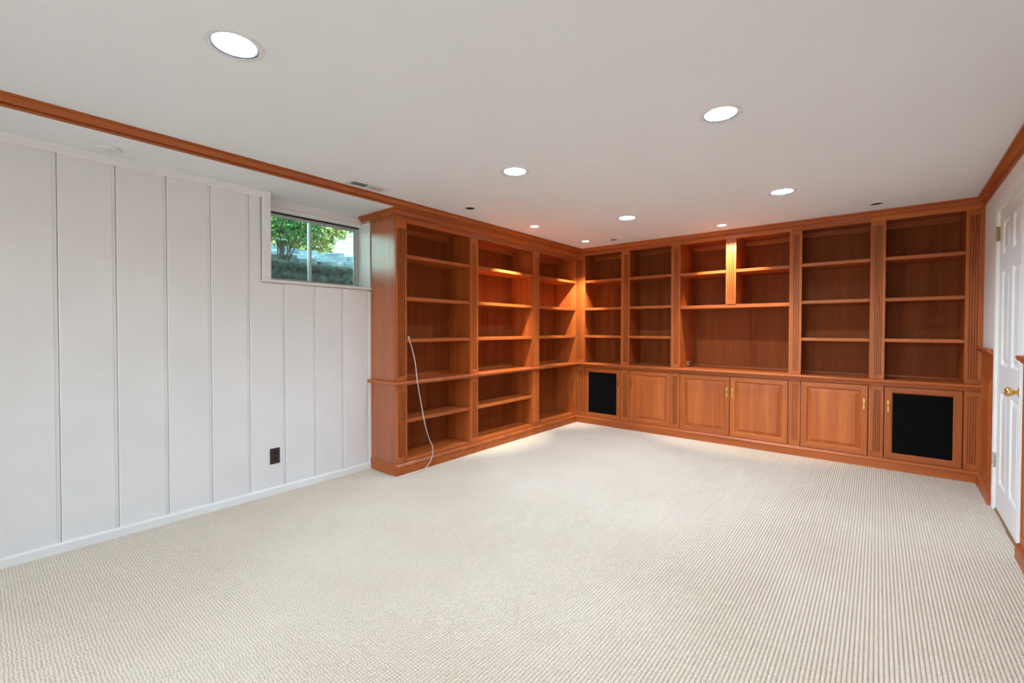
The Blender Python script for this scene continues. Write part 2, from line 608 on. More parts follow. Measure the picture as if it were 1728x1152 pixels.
# ------------------------------------------------------------------ window in the plank wall
win = thing('window_1', (-0.55, (WY0 + WY1) / 2, WZ0), kind='structure')
win['label'] = 'small white sliding basement window high in the plank wall'
MB().box(-0.60, -0.352, WY0 - 0.03, -2.893, WZ0 - 0.012, WZ0 + 0.008, bev=0.004).build('window_sill', M_TRIMW, win)
MB().box(-0.372, -0.352, -3.825, -3.765, WZ0 + 0.008, 2.246, bev=0.003).build('casing', M_TRIMW, win)
MB().box(-0.60, -0.372, WY0 - 0.006, WY0 + 0.004, WZ0 + 0.008, HS).build('jamb', M_TRIMW, win)
MB().box(-0.60, WL - 0.002, WY1 - 0.004, WY1 + 0.006, WZ0 + 0.008, HS).build('jamb', M_TRIMW, win)
MB().box(-0.60, -0.497, WY0, WY1, 2.188, 2.2480).build('header_board', M_WALL, win)
MB().box(-0.60, -0.515, WY0 + 0.004, WY1 - 0.004, 2.158, 2.190, bev=0.003).build('head_jamb', M_TRIMW, win)
fy0, fy1, fz0, fz1 = WY0 + 0.005, WY1 - 0.008, WZ0 + 0.009, 2.158
mb = MB()
mb.box(-0.585, -0.545, fy0, fy0 + 0.022, fz0, fz1, bev=0.002)
mb.box(-0.585, -0.545, fy1 - 0.022, fy1, fz0, fz1, bev=0.002)
mb.box(-0.585, -0.545, fy0 + 0.02, fy1 - 0.02, fz1 - 0.014, fz1, bev=0.002)
mb.box(-0.585, -0.545, fy0 + 0.02, fy1 - 0.02, fz0, fz0 + 0.014, bev=0.002)
mb.build('window_frame', M_ALU, win)
MB().box(-0.546, -0.538, fy0, fy1, 2.146, 2.158).build('head_track', M_DARK, win)
ymid = -3.372
def sash(ya, yb, xf):
    mb = MB()
    t = 0.020
    za, zb = fz0 + 0.012, fz1 - 0.014
    mb.box(xf - 0.014, xf, ya, ya + t, za, zb, bev=0.002)
    mb.box(xf - 0.014, xf, yb - t, yb, za, zb, bev=0.002)
    mb.box(xf - 0.014, xf, ya + t - 0.002, yb - t + 0.002, zb - t, zb, bev=0.002)
    mb.box(xf - 0.014, xf, ya + t - 0.002, yb - t + 0.002, za, za + t, bev=0.002)
    s = mb.build('sash', M_ALU, win)
    gm = MB().box(xf - 0.009, xf - 0.005, ya + t - 0.004, yb - t + 0.004, za + t - 0.004, zb - t + 0.004)
    g = gm.build('glass_pane', M_GREENGLASS, win)
    return s
sash(fy0 + 0.015, ymid + 0.012, -0.548)
sash(ymid - 0.012, fy1 - 0.015, -0.564)

# ------------------------------------------------------------------ other walls
structure(MB().box(-0.62, W + 0.2, 0.52, 0.60, 0, H).build('wall_back', M_WALL), 'wall behind the built-in bookcases')
RX0, RX1, RZ1 = 0.10, 3.40, 2.16
mb = MB()
for x0, x1, z0, z1 in ((-0.62, RX0, 0, H), (RX1, W + 0.4, 0, H), (RX0, RX1, RZ1, H)):
    mb.box(x0, x1, REAR - 0.1, REAR, z0, z1)
structure(mb.build('wall_rear', M_WALL), 'painted wall behind the camera')
gd = thing('added_rear_door', ((RX0 + RX1) / 2, REAR - 0.05, 0.0), kind='structure')  # unseen glazing, added because the lamps alone left the ceiling dark
gd['label'] = 'added wide glazed door behind the camera, letting in daylight'
mb = MB()
for x0, x1, z0, z1 in ((RX0, RX0 + 0.05, 0, RZ1), (RX1 - 0.05, RX1, 0, RZ1), (RX0 + 0.05, RX1 - 0.05, RZ1 - 0.05, RZ1), (RX0 + 0.05, RX1 - 0.05, 0, 0.05), (1.725, 1.775, 0.05, RZ1 - 0.05)):
    mb.box(x0, x1, REAR - 0.08, REAR - 0.03, z0, z1)
mb.build('door_frame', M_TRIMW, gd)
for x0, x1 in ((RX0 + 0.05, 1.725), (1.775, RX1 - 0.05)):
    MB().box(x0, x1, REAR - 0.058, REAR - 0.052, 0.05, RZ1 - 0.05).build('glass_pane', M_GLASS, gd)
structure(MB().box(-4.0, 8.0, REAR - 6.0, REAR - 0.1, -0.12, -0.02).build('added_patio', plain('pale_concrete', srgb(206, 202, 194), 0.85, noise=0.08, nscale=6.0)), 'pale concrete ground added behind the camera to bounce daylight in')  # bright ground added outside the unseen glazing to throw light upward
DS0, DS1, DZ1 = 0.69, 1.49, 2.05     # door opening along the right wall
mb = MB(rw)
for s0, s1, z0, z1 in ((-0.55, DS0 - 0.01, 0, H), (DS1 + 0.01, 8.1, 0, H), (DS0 - 0.01, DS1 + 0.01, DZ1 + 0.01, H)):
    mb.box(s0, s1, -0.10, 0.0, z0, z1)
wall_right = structure(mb.build('wall_right', M_WALL), 'pale grey painted wall with cherry wainscot')
# wainscot: framed raised panels below the chair rail
def wain(s0, s1):
    mb = MB(rw)
    mb.box(s0, s1, 0.0, 0.012, 0.0, 1.065)
    mb.build('wainscot_board', WZ, wall_right)
    n = max(1, round((s1 - s0) / 0.55))
    wdt = (s1 - s0) / n
    for k in range(n):
        a, b = s0 + k * wdt + 0.07, s0 + (k + 1) * wdt - 0.06
        pm = MB(rw)
        pm.rings(a, b, 0.135, 0.88, [(0, 0.012), (0.0, 0.019), (0.008, 0.021), (0.016, 0.015), (0.03, 0.015), (0.06, 0.021), (0.062, 0.021)], lambda u, d, z: (u, d, z))
        pm.build('raised_panel', WZ, wall_right)
wain(0.035, 0.605)
wain(1.575, 3.8)
rail_prof = [(0.012, 1.060), (0.020, 1.060), (0.024, 1.070), (0.034, 1.076), (0.040, 1.088), (0.040, 1.098), (0.034, 1.102), (0.012, 1.102)]
def rwxy(s):
    p = rw(s, 0, 0)
    return (p[0], p[1])
for i, (s0, s1) in enumerate(((0.0, 0.605), (1.575, 8.0))):
    structure(MB().sweep(rail_prof, [rwxy(s0), rwxy(s1)]).build('trim_%d' % (3 + i), WY), ('cherry chair rail between bookcase and door', 'cherry chair rail on the near side of the door')[i])
base_prof = [(0.012, -0.01), (0.030, -0.01), (0.030, 0.070), (0.024, 0.080), (0.018, 0.084), (0.012, 0.086)]
structure(MB().sweep(base_prof, [rwxy(0.0), rwxy(0.60)]).build('baseboard_right', WY), 'cherry baseboard between bookcase and door')
structure(MB().sweep(base_prof, [rwxy(1.575), rwxy(8.0)]).build('baseboard_near', WY), 'cherry baseboard on the near side of the door')
# plain paint above the chair rail on the rear wall; baseboard there
structure(MB().box(WL, W, REAR, REAR + 0.014, 0, 0.09).build('baseboard_rear', M_TRIMW), 'white baseboard behind the camera')

# door casing
cas = [(0.0, 0.0), (0.012, 0.0), (0.016, 0.012), (0.012, 0.030), (0.014, 0.056), (0.010, 0.064), (0.0, 0.066)]
mb = MB(rw)
def casing_leg(s_in, direction):
    ring0, ring1 = [], []
    for n, q in cas:
        s = s_in + direction * q
        ring0.append(mb.vert((s, n, 0.0)))
        ring1.append(mb.vert((s, n, DZ1 + q)))
    return ring0, ring1
a0, a1 = casing_leg(DS0 - 0.008, -1)
b0, b1 = casing_leg(DS1 + 0.008, 1)
m_ = len(cas)
for p0, p1 in ((a0, a1), (a1, b1), (b1, b0)):
    for k in range(m_ - 1):
        mb.face((p0[k], p0[k + 1], p1[k + 1], p1[k]))
structure(mb.build('trim_5', M_TRIMW), 'white moulded door casing')
mb = MB(rw)
mb.box(DS0 - 0.008, DS0 + 0.002, -0.10, 0.001, 0, DZ1)
mb.box(DS1 - 0.002, DS1 + 0.008, -0.10, 0.001, 0, DZ1)
mb.box(DS0 - 0.008, DS1 + 0.008, -0.10, 0.001, DZ1 - 0.002, DZ1 + 0.008)
structure(mb.build('trim_6', M_TRIMW), 'white door jamb')
structure(MB(rw).box(DS0, DS1, -0.10, 0.004, -0.01, 0.016, bev=0.003).build('trim_7', M_THRESH), 'bare wood threshold strip under the door')

# six-panel door
door = thing('door_1', rw((DS0 + DS1) / 2, -0.02, 0.02), kind='structure')
door['label'] = 'white six-panel door with round brass knob'
ds0, ds1, dz0, dz1 = DS0 + 0.004, DS1 - 0.004, 0.022, DZ1 - 0.006
st = 0.108
pw = (ds1 - ds0 - 3 * st) / 2
cols = [(ds0 + st, ds0 + st + pw), (ds1 - st - pw, ds1 - st)]
rowsz = [(0.205, 0.822), (1.003, 1.635), (1.737, 1.955)]
ss = sorted([ds0, ds1] + [v for c in cols for v in c])
zs = sorted([dz0, dz1] + [v for c in rowsz for v in c])
mb = MB(rw)
for i in range(len(ss) - 1):
    for j in range(len(zs) - 1):
        cell = any(abs(ss[i] - c[0]) < 1e-6 for c in cols) and any(abs(zs[j] - r[0]) < 1e-6 for r in rowsz)
        if not cell:
            mb.face([mb.vert((s, 0.0, z)) for s, z in ((ss[i], zs[j]), (ss[i + 1], zs[j]), (ss[i + 1], zs[j + 1]), (ss[i], zs[j + 1]))])
mb.box(ds0, ds1, -0.036, -0.018, dz0, dz1)
for (sa, sb, za, zb) in ((ds0, ds0, dz0, dz1), (ds1, ds1, dz0, dz1)):
    mb.face([mb.vert((sa, n, z)) for n, z in ((0, za), (-0.02, za), (-0.02, zb), (0, zb))])
for z in (dz0, dz1):
    mb.face([mb.vert((s, n, z)) for s, n in ((ds0, 0), (ds1, 0), (ds1, -0.02), (ds0, -0.02))])
mb.build('door_slab', M_DOORW, door)
for c in cols:
    for r in rowsz:
        pm = MB(rw)
        pm.rings(c[0], c[1], r[0], r[1], [(0, 0.0), (0.006, -0.003), (0.014, -0.011), (0.026, -0.011), (0.050, -0.003), (0.052, -0.003)], lambda u, d, z: (u, d, z))
        pm.build('door_panel', M_DOORW, door)
for zc in (0.345, 1.895):
    hm = MB(rw)
    hm.box(DS0 - 0.022, DS0 - 0.006, 0.012, 0.016, zc - 0.045, zc + 0.045)
    hm.box(DS0 + 0.004, DS0 + 0.022, 0.0, 0.003, zc - 0.045, zc + 0.045)
    hm.tube([(DS0 - 0.001, 0.012, zc - 0.05), (DS0 - 0.001, 0.012, zc + 0.05)], 0.006)
    for q in (-0.03, 0.0, 0.03):
        hm.box(DS0 - 0.008, DS0 + 0.006, 0.006, 0.0195, zc + q - 0.002, zc + q + 0.002)
    hm.build('hinge', M_DARKBRASS if zc > 1 else M_CHROME, door)
KS, KZ = 1.43, 0.887
class _K: pass
def lathe_rw(prof, s, z, seg=24):
    mb = MB(rw)
    rings = []
    for r, n in prof:
        rings.append([mb.vert((s + r * math.cos(2 * math.pi * k / seg), n, z + r * math.sin(2 * math.pi * k / seg))) for k in range(seg)])
    for a, b in zip(rings[:-1], rings[1:]):
        for k in range(seg):
            mb.face((a[k], a[(k + 1) % seg], b[(k + 1) % seg], b[k]))
    mb.face(rings[-1])
    return mb
knob = lathe_rw([(0.010, 0.004), (0.010, 0.020), (0.013, 0.024), (0.022, 0.030), (0.0265, 0.040), (0.0265, 0.048), (0.021, 0.056), (0.013, 0.059), (0.011, 0.0585), (0.010, 0.062), (0.004, 0.063)], KS, KZ).build('door_knob', M_BRASS, door)
smooth_angle(knob, 50)
ros = lathe_rw([(0.032, 0.0), (0.032, 0.003), (0.027, 0.006), (0.012, 0.008)], KS, KZ).build('knob_rosette', M_BRASS, door)
smooth_angle(ros, 40)

# ------------------------------------------------------------------ crown mouldings, plinth, ledge
Z_BK, Z_LF = 2.207, 2.146            # tops of the bookcase openings, back run and left run
crown_l1 = [(0.0, 2.184), (0.008, 2.184), (0.012, 2.188), (0.012, 2.194), (0.006, 2.1945), (0.006, 2.199), (0.014, 2.202), (0.022, 2.214), (0.034, 2.226), (0.038, 2.228), (0.038, 2.233), (0.047, 2.236), (0.047, HS), (0.0, HS)]
structure(MB().sweep(crown_l1, [(-0.50, YE), (0, YE), (0, 0.0)]).build('trim_8', WY), 'cherry crown moulding on top of the left bookcase run')
crown_l2 = [(0.044, HS - 0.002), (0.056, HS - 0.002), (0.060, 2.252), (0.060, 2.257), (0.054, 2.2575), (0.054, 2.2605), (0.064, 2.263), (0.070, 2.268), (0.080, 2.281), (0.086, 2.2865), (0.086, 2.2895), (0.098, 2.290), (0.098, H), (0.044, H)]
structure(MB().sweep(crown_l2, [(0, REAR), (0, 0.0)]).build('trim_9', WY), 'long cherry ceiling moulding along the soffit edge')
crown_b = [(0.0, 2.242), (0.008, 2.242), (0.012, 2.246), (0.012, 2.251), (0.006, 2.2515), (0.006, 2.255), (0.016, 2.258), (0.022, 2.266), (0.032, 2.277), (0.036, 2.2795), (0.036, 2.283), (0.046, 2.285), (0.046, H), (0.0, H)]
structure(MB().sweep(crown_b, [(0.0, 0.0), rwxy(0.0)]).build('trim_10', WX), 'cherry crown moulding along the back bookcase run')
crown_r = [(0.0, 2.228), (0.008, 2.228), (0.012, 2.232), (0.012, 2.240), (0.006, 2.241), (0.006, 2.246), (0.016, 2.250), (0.024, 2.262), (0.036, 2.275), (0.040, 2.278), (0.040, 2.283), (0.048, 2.286), (0.048, H), (0.0, H)]
structure(MB().sweep(crown_r, [rwxy(-0.02), rwxy(8.0)]).build('trim_11', WY), 'cherry crown moulding above the door wall')
plinth_prof = [(0.0, -0.01), (0.012, -0.01), (0.012, 0.066), (0.018, 0.070), (0.018, 0.074), (0.012, 0.080), (0.012, 0.084), (0.004, 0.093), (0.0, 0.093)]
structure(MB().sweep(plinth_prof, [(WL, YE), (0, YE), (0, 0), rwxy(0.0)]).build('baseboard_back', WX), 'cherry plinth moulding along the foot of both bookcase runs')

ledge = thing('counter_ledge', (0.3, 0.0, 0.762), 'continuous cherry ledge at waist height round both bookcase runs', 'ledge')
led_prof = [(-0.03, 0.762), (0.024, 0.762), (0.028, 0.768), (0.038, 0.772), (0.043, 0.781), (0.043, 0.788), (0.038, 0.795), (-0.03, 0.795)]
MB().sweep(led_prof, [(WL + 0.001, YE), (0, YE), (0, 0), rwxy(0.0)]).build('ledge_nosing', WX, ledge)
MB().box(WL + 0.002, -0.028, YE + 0.028, 0.0, 0.763, 0.795).build('ledge_board', WY, ledge)
MB().box(-0.0, W, 0.028, 0.50, 0.763, 0.795).build('ledge_board', WX, ledge)

# ------------------------------------------------------------------ bookcase pieces
def along_x(u, d, z): return (u, d, z)             # back run: u = X, d = depth behind the face (Y)
def along_y(u, d, z): return (-d, u, z)            # left run: u = Y, d = depth behind the face (-X)

class Run:
    def __init__(self, place, grain_u, shelf_depth):
        self.pl, self.gu = place, grain_u
    def box(self, name, u0, u1, d0, d1, z0, z1, mat, parent, bev=0.0):
        a, b = self.pl(u0, d0, z0), self.pl(u1, d1, z1)
        return MB().box(a[0], b[0], a[1], b[1], a[2], b[2], bev=bev).build(name, mat, parent)
BACK = Run(along_x, WX, 0.38)
LEFT = Run(along_y, WY, 0.32)

def fluted(run, u0, u1, z0, z1, zb0, zb1, parent, flutes=4):
    """pilaster: foot block, fluted shaft, head block"""
    w = u1 - u0
    prof = [(u0, 0.02), (u0, 0.0)]
    if flutes:
        margin = 0.018 if w < 0.125 else 0.022
        pitch = (w - 2 * margin) / flutes
        gw = pitch * 0.48
        for k in range(flutes):
            c = u0 + margin + pitch * (k + 0.5)
            prof += [(c - gw / 2, 0.0), (c - gw * 0.44, 0.013), (c + gw * 0.44, 0.013), (c + gw / 2, 0.0)]
    else:
        prof += [(u0 + 0.022, 0.0), (u0 + 0.026, 0.003), (u1 - 0.026, 0.003), (u1 - 0.022, 0.0)]
    prof += [(u1, 0.0), (u1, 0.02)]
    mb = MB()
    lo = [mb.vert(run.pl(u, d, zb0)) for u, d in prof]
    hi = [mb.vert(run.pl(u, d, zb1)) for u, d in prof]
    n = len(prof)
    for k in range(n):
        mb.face((lo[k], lo[(k + 1) % n], hi[(k + 1) % n], hi[k]))
    mb.face(lo[::-1]); mb.face(hi)
    pil = mb.build('pilaster', WZ, parent)
    def block(name, za, zb):
        a, b = run.pl(u0, -0.0025, za), run.pl(u1, 0.02, zb)
        bm_ = MB().box(a[0], b[0], a[1], b[1], za, zb, bev=0.0015)
        o = bm_.build(name, WZ, parent)
        o.parent = pil
        return o
    if zb0 - z0 > 0.002: block('foot_block', z0, zb0)
    if z1 - zb1 > 0.002: block('head_block', zb1, z1)
    return pil

SHELVES = (1.145, 1.506, 1.868)
ST = 0.031
TP = 0.014       # thickness of the partition on the far side of each bay
def upper_case(run, u0, u1, ztop, depth, inset0, inset1, label, pil_l=None, pil_r=None, kind='plain', flutes_l=4, flutes_r=4, shelf_dz=0.0, end_panel=None):
    uc = (u0 + u1) / 2
    root = thing('bookcase', run.pl(uc, depth / 2, 0.795), label, 'bookcase', 'upper bookcase bays')
    a, b = u0 - inset0, u1
    zt = 2.24 if run is BACK else 2.18
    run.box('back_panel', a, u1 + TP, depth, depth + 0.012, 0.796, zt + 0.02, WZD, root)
    run.box('side_panel', a - 0.012, a, 0.0205, depth, 0.796, zt, WZ, root)
    sp = MB()
    for da, db, zb in ((0.0205, depth, zt), (0.0, 0.0205, ztop)):
        if pil_r is not None and da == 0.0: continue
        p, q = run.pl(u1, da, 0.796), run.pl(u1 + TP, db, zb)
        sp.box(p[0], q[0], p[1], q[1], 0.796, zb)
    sp.build('side_panel', WZ, root)
    run.box('top_panel', a, b, 0.02, depth, zt, zt + 0.02, run.gu, root)
    run.box('cleat', a, b, depth - 0.018, depth, zt - 0.055, zt, run.gu, root)
    run.box('foot_strip', a, b, depth - 0.014, depth, 0.796, 0.812, run.gu, root)
    lo = u0 if pil_l is None else pil_l[0]
    hi = u1 + TP if pil_r is None else pil_r[1]
    run.box('frieze_rail', lo, hi, 0.0, 0.02, ztop, 2.25 if run is BACK else 2.20, run.gu, root)
    zf1 = 2.164 if run is BACK else 2.092
    if pil_l: fluted(run, pil_l[0], pil_l[1], 0.796, ztop, 0.836, zf1, root, flutes_l)
    if pil_r: fluted(run, pil_r[0], pil_r[1], 0.796, ztop, 0.836, zf1, root, flutes_r)
    if kind == 'plain':
        for z in SHELVES:
            run.box('shelf', a + 0.001, b - 0.001, 0.006, depth - 0.001, z - ST / 2 + shelf_dz, z + ST / 2 + shelf_dz, run.gu, root, bev=0.002)
    else:
        c0, c1 = 1.846, 1.945
        run.box('shelf', a + 0.001, b - 0.001, 0.002, depth - 0.001, 1.472, 1.508, run.gu, root, bev=0.002)
        dv = run.box('divider', c0 + 0.006, c1 - 0.006, 0.02, depth - 0.001, 1.509, zt, WZ, root)
        fluted(run, c0, c1, 1.509, ztop, 1.548, zf1, root, 4)
        z = 1.864
        run.box('shelf', a + 0.001, c0 + 0.005, 0.006, depth - 0.001, z - ST / 2, z + ST / 2, run.gu, root, bev=0.002)
        run.box('shelf', c1 - 0.005, b - 0.001, 0.006, depth - 0.001, z - ST / 2, z + ST / 2, run.gu, root, bev=0.002)
    if end_panel:
        run.box('end_panel', end_panel[0], end_panel[1], 0.0195, 0.366, 0.796, 2.20, WZE, root)
    return root

DB = 0.38
# back run, corner first
upper_case(BACK, 0.124, 0.638, Z_BK, DB, 0.05, 0.01, 'narrow upper bookcase of the back wall right beside the inside corner', pil_l=(0.0, 0.124), pil_r=None)
upper_case(BACK, 0.750, 1.259, Z_BK, DB, 0.05, 0.01, 'upper bookcase of the back wall between corner bay and wide television bay', pil_l=(0.638 + TP, 0.750))
upper_case(BACK, 1.365, 2.429, Z_BK, 0.50, 0.0, 0.0, 'wide television bay with four cubbies split by a short fluted pilaster', pil_l=(1.259 + TP, 1.365), kind='tv')
upper_case(BACK, 2.532, 3.050, Z_BK, DB, 0.04, 0.01, 'upper bookcase just right of the wide television bay', pil_l=(2.429 + TP, 2.532))
upper_case(BACK, 3.156, 3.654, Z_BK, DB, 0.04, 0.01, 'rightmost upper bookcase against the door wall', pil_l=(3.050 + TP, 3.156), pil_r=(3.654, 3.750))
# left run
DL = 0.318
upper_case(LEFT, -2.800, -2.032, Z_LF, DL, 0.0, 0.01, 'upper bookcase of the left run next to the window, cord hanging from it', pil_l=(YE, -2.800), end_panel=(YE, YE + 0.018), shelf_dz=-0.004)
upper_case(LEFT, -1.915, -0.991, Z_LF, DL, 0.0, 0.01, 'middle upper bookcase of the left run, lit by a spot', pil_l=(-2.032 + TP, -1.915), shelf_dz=-0.003)
upper_case(LEFT, -0.855, -0.020, Z_LF, DL, 0.01, 0.0, 'upper bookcase of the left run touching the inside corner', pil_l=(-0.991 + TP, -0.855), flutes_l=0, shelf_dz=-0.002)

# ------------------------------------------------------------------ base units
def handle(parent, x, y, z):
    """brass bail plate: two leaf-shaped lobes and a small turned knob"""
    out = []
    hz = [(-0.056, 0.000), (-0.051, 0.004), (-0.042, 0.0095), (-0.034, 0.0105), (-0.027, 0.007), (-0.020, 0.005), (-0.013, 0.010), (0.0, 0.0125),
          (0.013, 0.010), (0.020, 0.005), (0.027, 0.007), (0.034, 0.0105), (0.042, 0.0095), (0.051, 0.004), (0.056, 0.000)]
    poly = [(hw, q) for q, hw in hz] + [(-hw, q) for q, hw in hz[-2:0:-1]]
    mb = MB()
    f = [mb.vert((x + u * 0.78, y - 0.0045, z + v * 0.98)) for u, v in poly]
    b = [mb.vert((x + u, y, z + v)) for u, v in poly]
    n = len(poly)
    for k in range(n):
        mb.face((f[k], f[(k + 1) % n], b[(k + 1) % n], b[k]))
    mb.face(f)
    mb.lathe([(0.0001, -0.026), (0.005, -0.026), (0.0085, -0.0225), (0.0095, -0.018), (0.0075, -0.013), (0.0045, -0.010), (0.005, -0.003)], (x, y, z), axis='y', seg=14)
    for s in (-1, 1):
        mb.lathe([(0.0001, -0.0085), (0.003, -0.008), (0.0046, -0.0055), (0.0046, -0.003)], (x, y, z + s * 0.037), axis='y', seg=10)
    o = mb.build('handle', M_BRASS, parent)
    o['label'] = 'small brass knob on a leaf-shaped plate'
    smooth_angle(o, 45)
    return o

DOOR_Z0, DOOR_Z1 = 0.097, 0.736
def cab_door(root, x0, x1, kind, hx, hz, sink=0.0):
    YF = -0.003 + sink
    fr = 0.056
    mb = MB()
    if kind == 'panel':
        steps = [(0.0, 0.018), (0.0, 0.002), (0.002, 0.0), (fr - 0.010, 0.0), (fr - 0.004, 0.002), (fr, 0.009), (fr + 0.004, 0.011)]
    else:
        steps = [(0.0, 0.018), (0.0, 0.002), (0.002, 0.0), (fr - 0.010, 0.0), (fr - 0.008, 0.0025), (fr - 0.002, 0.004), (fr, 0.010)]
    mb.rings(x0, x1, DOOR_Z0, DOOR_Z1, steps, lambda u, d, z: (u, YF + d, z), close=True, mv=0, mh=1, mc=0)
    d = mb.build('door', [WZ, WX], root)
    if kind == 'panel':
        pm = MB()
        i = fr + 0.003
        pm.rings(x0, x1, DOOR_Z0, DOOR_Z1, [(i, 0.0105), (i + 0.006, 0.0095), (i + 0.030, 0.0015), (i + 0.0305, 0.0), (i + 0.031, 0.0)], lambda u, dd, z: (u, YF + dd, z))
        p = pm.build('raised_panel', WZP, root)
        p.parent = d
    else:
        pm = MB()
        pm.rings(x0, x1, DOOR_Z0, DOOR_Z1, [(fr, 0.0095), (fr + 0.002, 0.006), (fr + 0.004, 0.0055)], lambda u, dd, z: (u, YF + dd, z))
        p = pm.build('speaker_cloth', M_BLACKCLOTH, root)
        p['label'] = 'black speaker cloth panel'
        p.parent = d
    h = handle(root, hx, YF, hz)
    h.parent = d
    return d

def base_cab(u0, u1, label, pil_l=None, pil_r=None):
    root = thing('base_cabinet', ((u0 + u1) / 2, 0.2, 0.0), label, 'cabinet', 'base cabinets of the back wall')
    lo = u0 if pil_l is None else pil_l[0]
    hi = u1 + TP if pil_r is None else pil_r[1]
    mb = MB()
    mb.box(lo + 0.001, u0 + 0.004, 0.021, 0.48, 0.002, 0.7615)
    mb.box(u1 - 0.001, (u1 + TP) if pil_r is None else hi - 0.001, 0.021, 0.48, 0.002, 0.7615)
    mb.box(u0, u1, 0.026, 0.48, 0.002, 0.092)
    mb.box(u0, u1, 0.46, 0.48, 0.092, 0.7615)
    mb.build('body', M_SHADOWGAP, root)
    BACK.box('top_rail', lo, hi, 0.0, 0.02, 0.739, 0.7615, WX, root)
    BACK.box('bottom_rail', lo, hi, 0.001, 0.02, 0.002, 0.0945, WX, root)
    if pil_l: fluted(BACK, pil_l[0], pil_l[1] - 0.002, 0.0945, 0.7385, 0.148, 0.700, root, 4)
    if not pil_r: BACK.box('stile', u1 + 0.001, u1 + TP, 0.0, 0.0205, 0.0945, 0.7385, WZ, root)
    if pil_r: fluted(BACK, pil_r[0] + 0.002, pil_r[1], 0.0945, 0.7385, 0.148, 0.700, root, 4)
    return root
HZ = 0.566
b1 = base_cab(0.124, 0.638, 'base cabinet with black speaker cloth door beside the inside corner', (0.001, 0.124))
cab_door(b1, 0.127, 0.635, 'speaker', 0.609, HZ)
b2 = base_cab(0.750, 1.259, 'base cabinet with one raised-panel door left of the double-door cabinet', (0.638 + TP, 0.750))
cab_door(b2, 0.753, 1.256, 'panel', 0.775, HZ)
b3 = base_cab(1.365, 2.429, 'wide base cabinet with a pair of raised-panel doors', (1.259 + TP, 1.365))
cab_door(b3, 1.368, 1.8915, 'panel', 1.8655, HZ)
cab_door(b3, 1.8965, 2.426, 'panel', 1.9215, HZ)
b4 = base_cab(2.532, 3.050, 'base cabinet with one raised-panel door right of the double-door cabinet', (2.429 + TP, 2.532))
cab_door(b4, 2.535, 3.045, 'panel', 3.018, HZ, sink=-0.006)
b5 = base_cab(3.156, 3.654, 'base cabinet with black speaker cloth door beside the door wall', (3.050 + TP, 3.156), (3.654, 3.750))
cab_door(b5, 3.160, 3.650, 'speaker', 3.186, HZ, sink=-0.004)

def base_open(u0, u1, label, pil_l, shelf, flutes=4, end_panel=None, extra_top=0.0, right_pad=0.0):
    root = thing('open_base_bookcase', LEFT.pl((u0 + u1) / 2, 0.16, 0.0), label, 'bookcase', 'open base bays of the left run')
    d = DL
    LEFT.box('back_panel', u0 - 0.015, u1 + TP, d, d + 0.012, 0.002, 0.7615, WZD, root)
    LEFT.box('side_panel', u0 - 0.015, u0, 0.0205, d, 0.002, 0.7615, WZ, root)
    LEFT.box('side_panel', u1, u1 + TP, 0.0, d, 0.002, 0.7615, WZ, root)
    LEFT.box('bottom_deck', u0 + 0.001, u1 - 0.001, 0.004, d, 0.100, 0.121, WY, root, bev=0.002)
    LEFT.box('bottom_rail', pil_l[0], u1, 0.001, 0.02, 0.002, 0.0995, WY, root)
    if shelf:
        LEFT.box('shelf', u0 + 0.001, u1 - 0.001, 0.008, d - 0.001, 0.431, 0.462, WY, root, bev=0.002)
    fluted(LEFT, pil_l[0], pil_l[1], 0.0945, 0.7615, 0.148, 0.708, root, flutes)
    if end_panel:
        LEFT.box('end_panel', end_panel[0], end_panel[1], 0.0195, 0.366, 0.002, 0.7615, WZE, root)
    return root
base_open(-2.800, -2.032, 'open base bookcase with one shelf nearest the window, behind the hanging cord', (YE, -2.800), True, end_panel=(YE, YE + 0.018))
base_open(-1.915, -0.991, 'open base bookcase with one shelf in the middle of the left run', (-2.032 + TP, -1.915), True)
base_open(-0.855, -0.020, 'open base bookcase without a shelf next to the inside corner', (-0.991 + TP, -0.855), False, flutes=0, right_pad=0.018)
# filler strip against the door wall
structure(MB(rw).box(-0.02, 0.001, 0.0, 0.022, 0.797, 2.24).build('trim_12', WZ), 'narrow cherry filler strip between bookcase and door wall')

# ------------------------------------------------------------------ recessed ceiling lights
def can_light(x, y, label, lens):
    root = thing('recessed_light', (x, y, H), label, 'ceiling light', 'round recessed ceiling lights')
    mb = MB()
    mb.lathe([(0.098, 0.0), (0.097, -0.0035), (0.090, -0.0045), (0.0815, -0.0040)], (x, y, H), seg=48)
    smooth_angle(mb.build('trim_ring', M_PLASTICW, root), 50)
    mb = MB()
    mb.lathe([(0.0815, -0.0040), (0.0790, -0.0005), (0.0725, 0.004)], (x, y, H), seg=48)
    mb.build('gap_ring', M_RING, root)
    mb = MB()
    mb.lathe([(0.0725, 0.004), (0.070, 0.014), (0.060, 0.040), (0.058, 0.046)], (x, y, H), seg=48)
    mb.lathe([(0.0725, 0.004), (0.078, 0.016), (0.078, 0.10), (0.002, 0.10)], (x, y, H), seg=48)
    smooth_angle(mb.build('baffle', M_REFLECT, root), 50)
    mb = MB()
    mb.lathe([(0.0585, 0.043), (0.0005, 0.042)], (x, y, H), seg=24)
    smooth_angle(mb.build('lens', lens, root), 60)
    return root
can_labels = ['largest recessed light, top left, nearest the camera',
              'recessed ceiling light out of frame beside the nearest one',
              'recessed light high in the middle right of the ceiling',
              'recessed light near the ceiling middle, in line with the vent',
              'recessed light in front of the rightmost pair of bookcases',
              'farthest large recessed light, above the corner end of the room',
              ]
for (x, y), lb, ln in zip(CANS, can_labels, M_LENS):
    can_light(x, y, lb, ln)

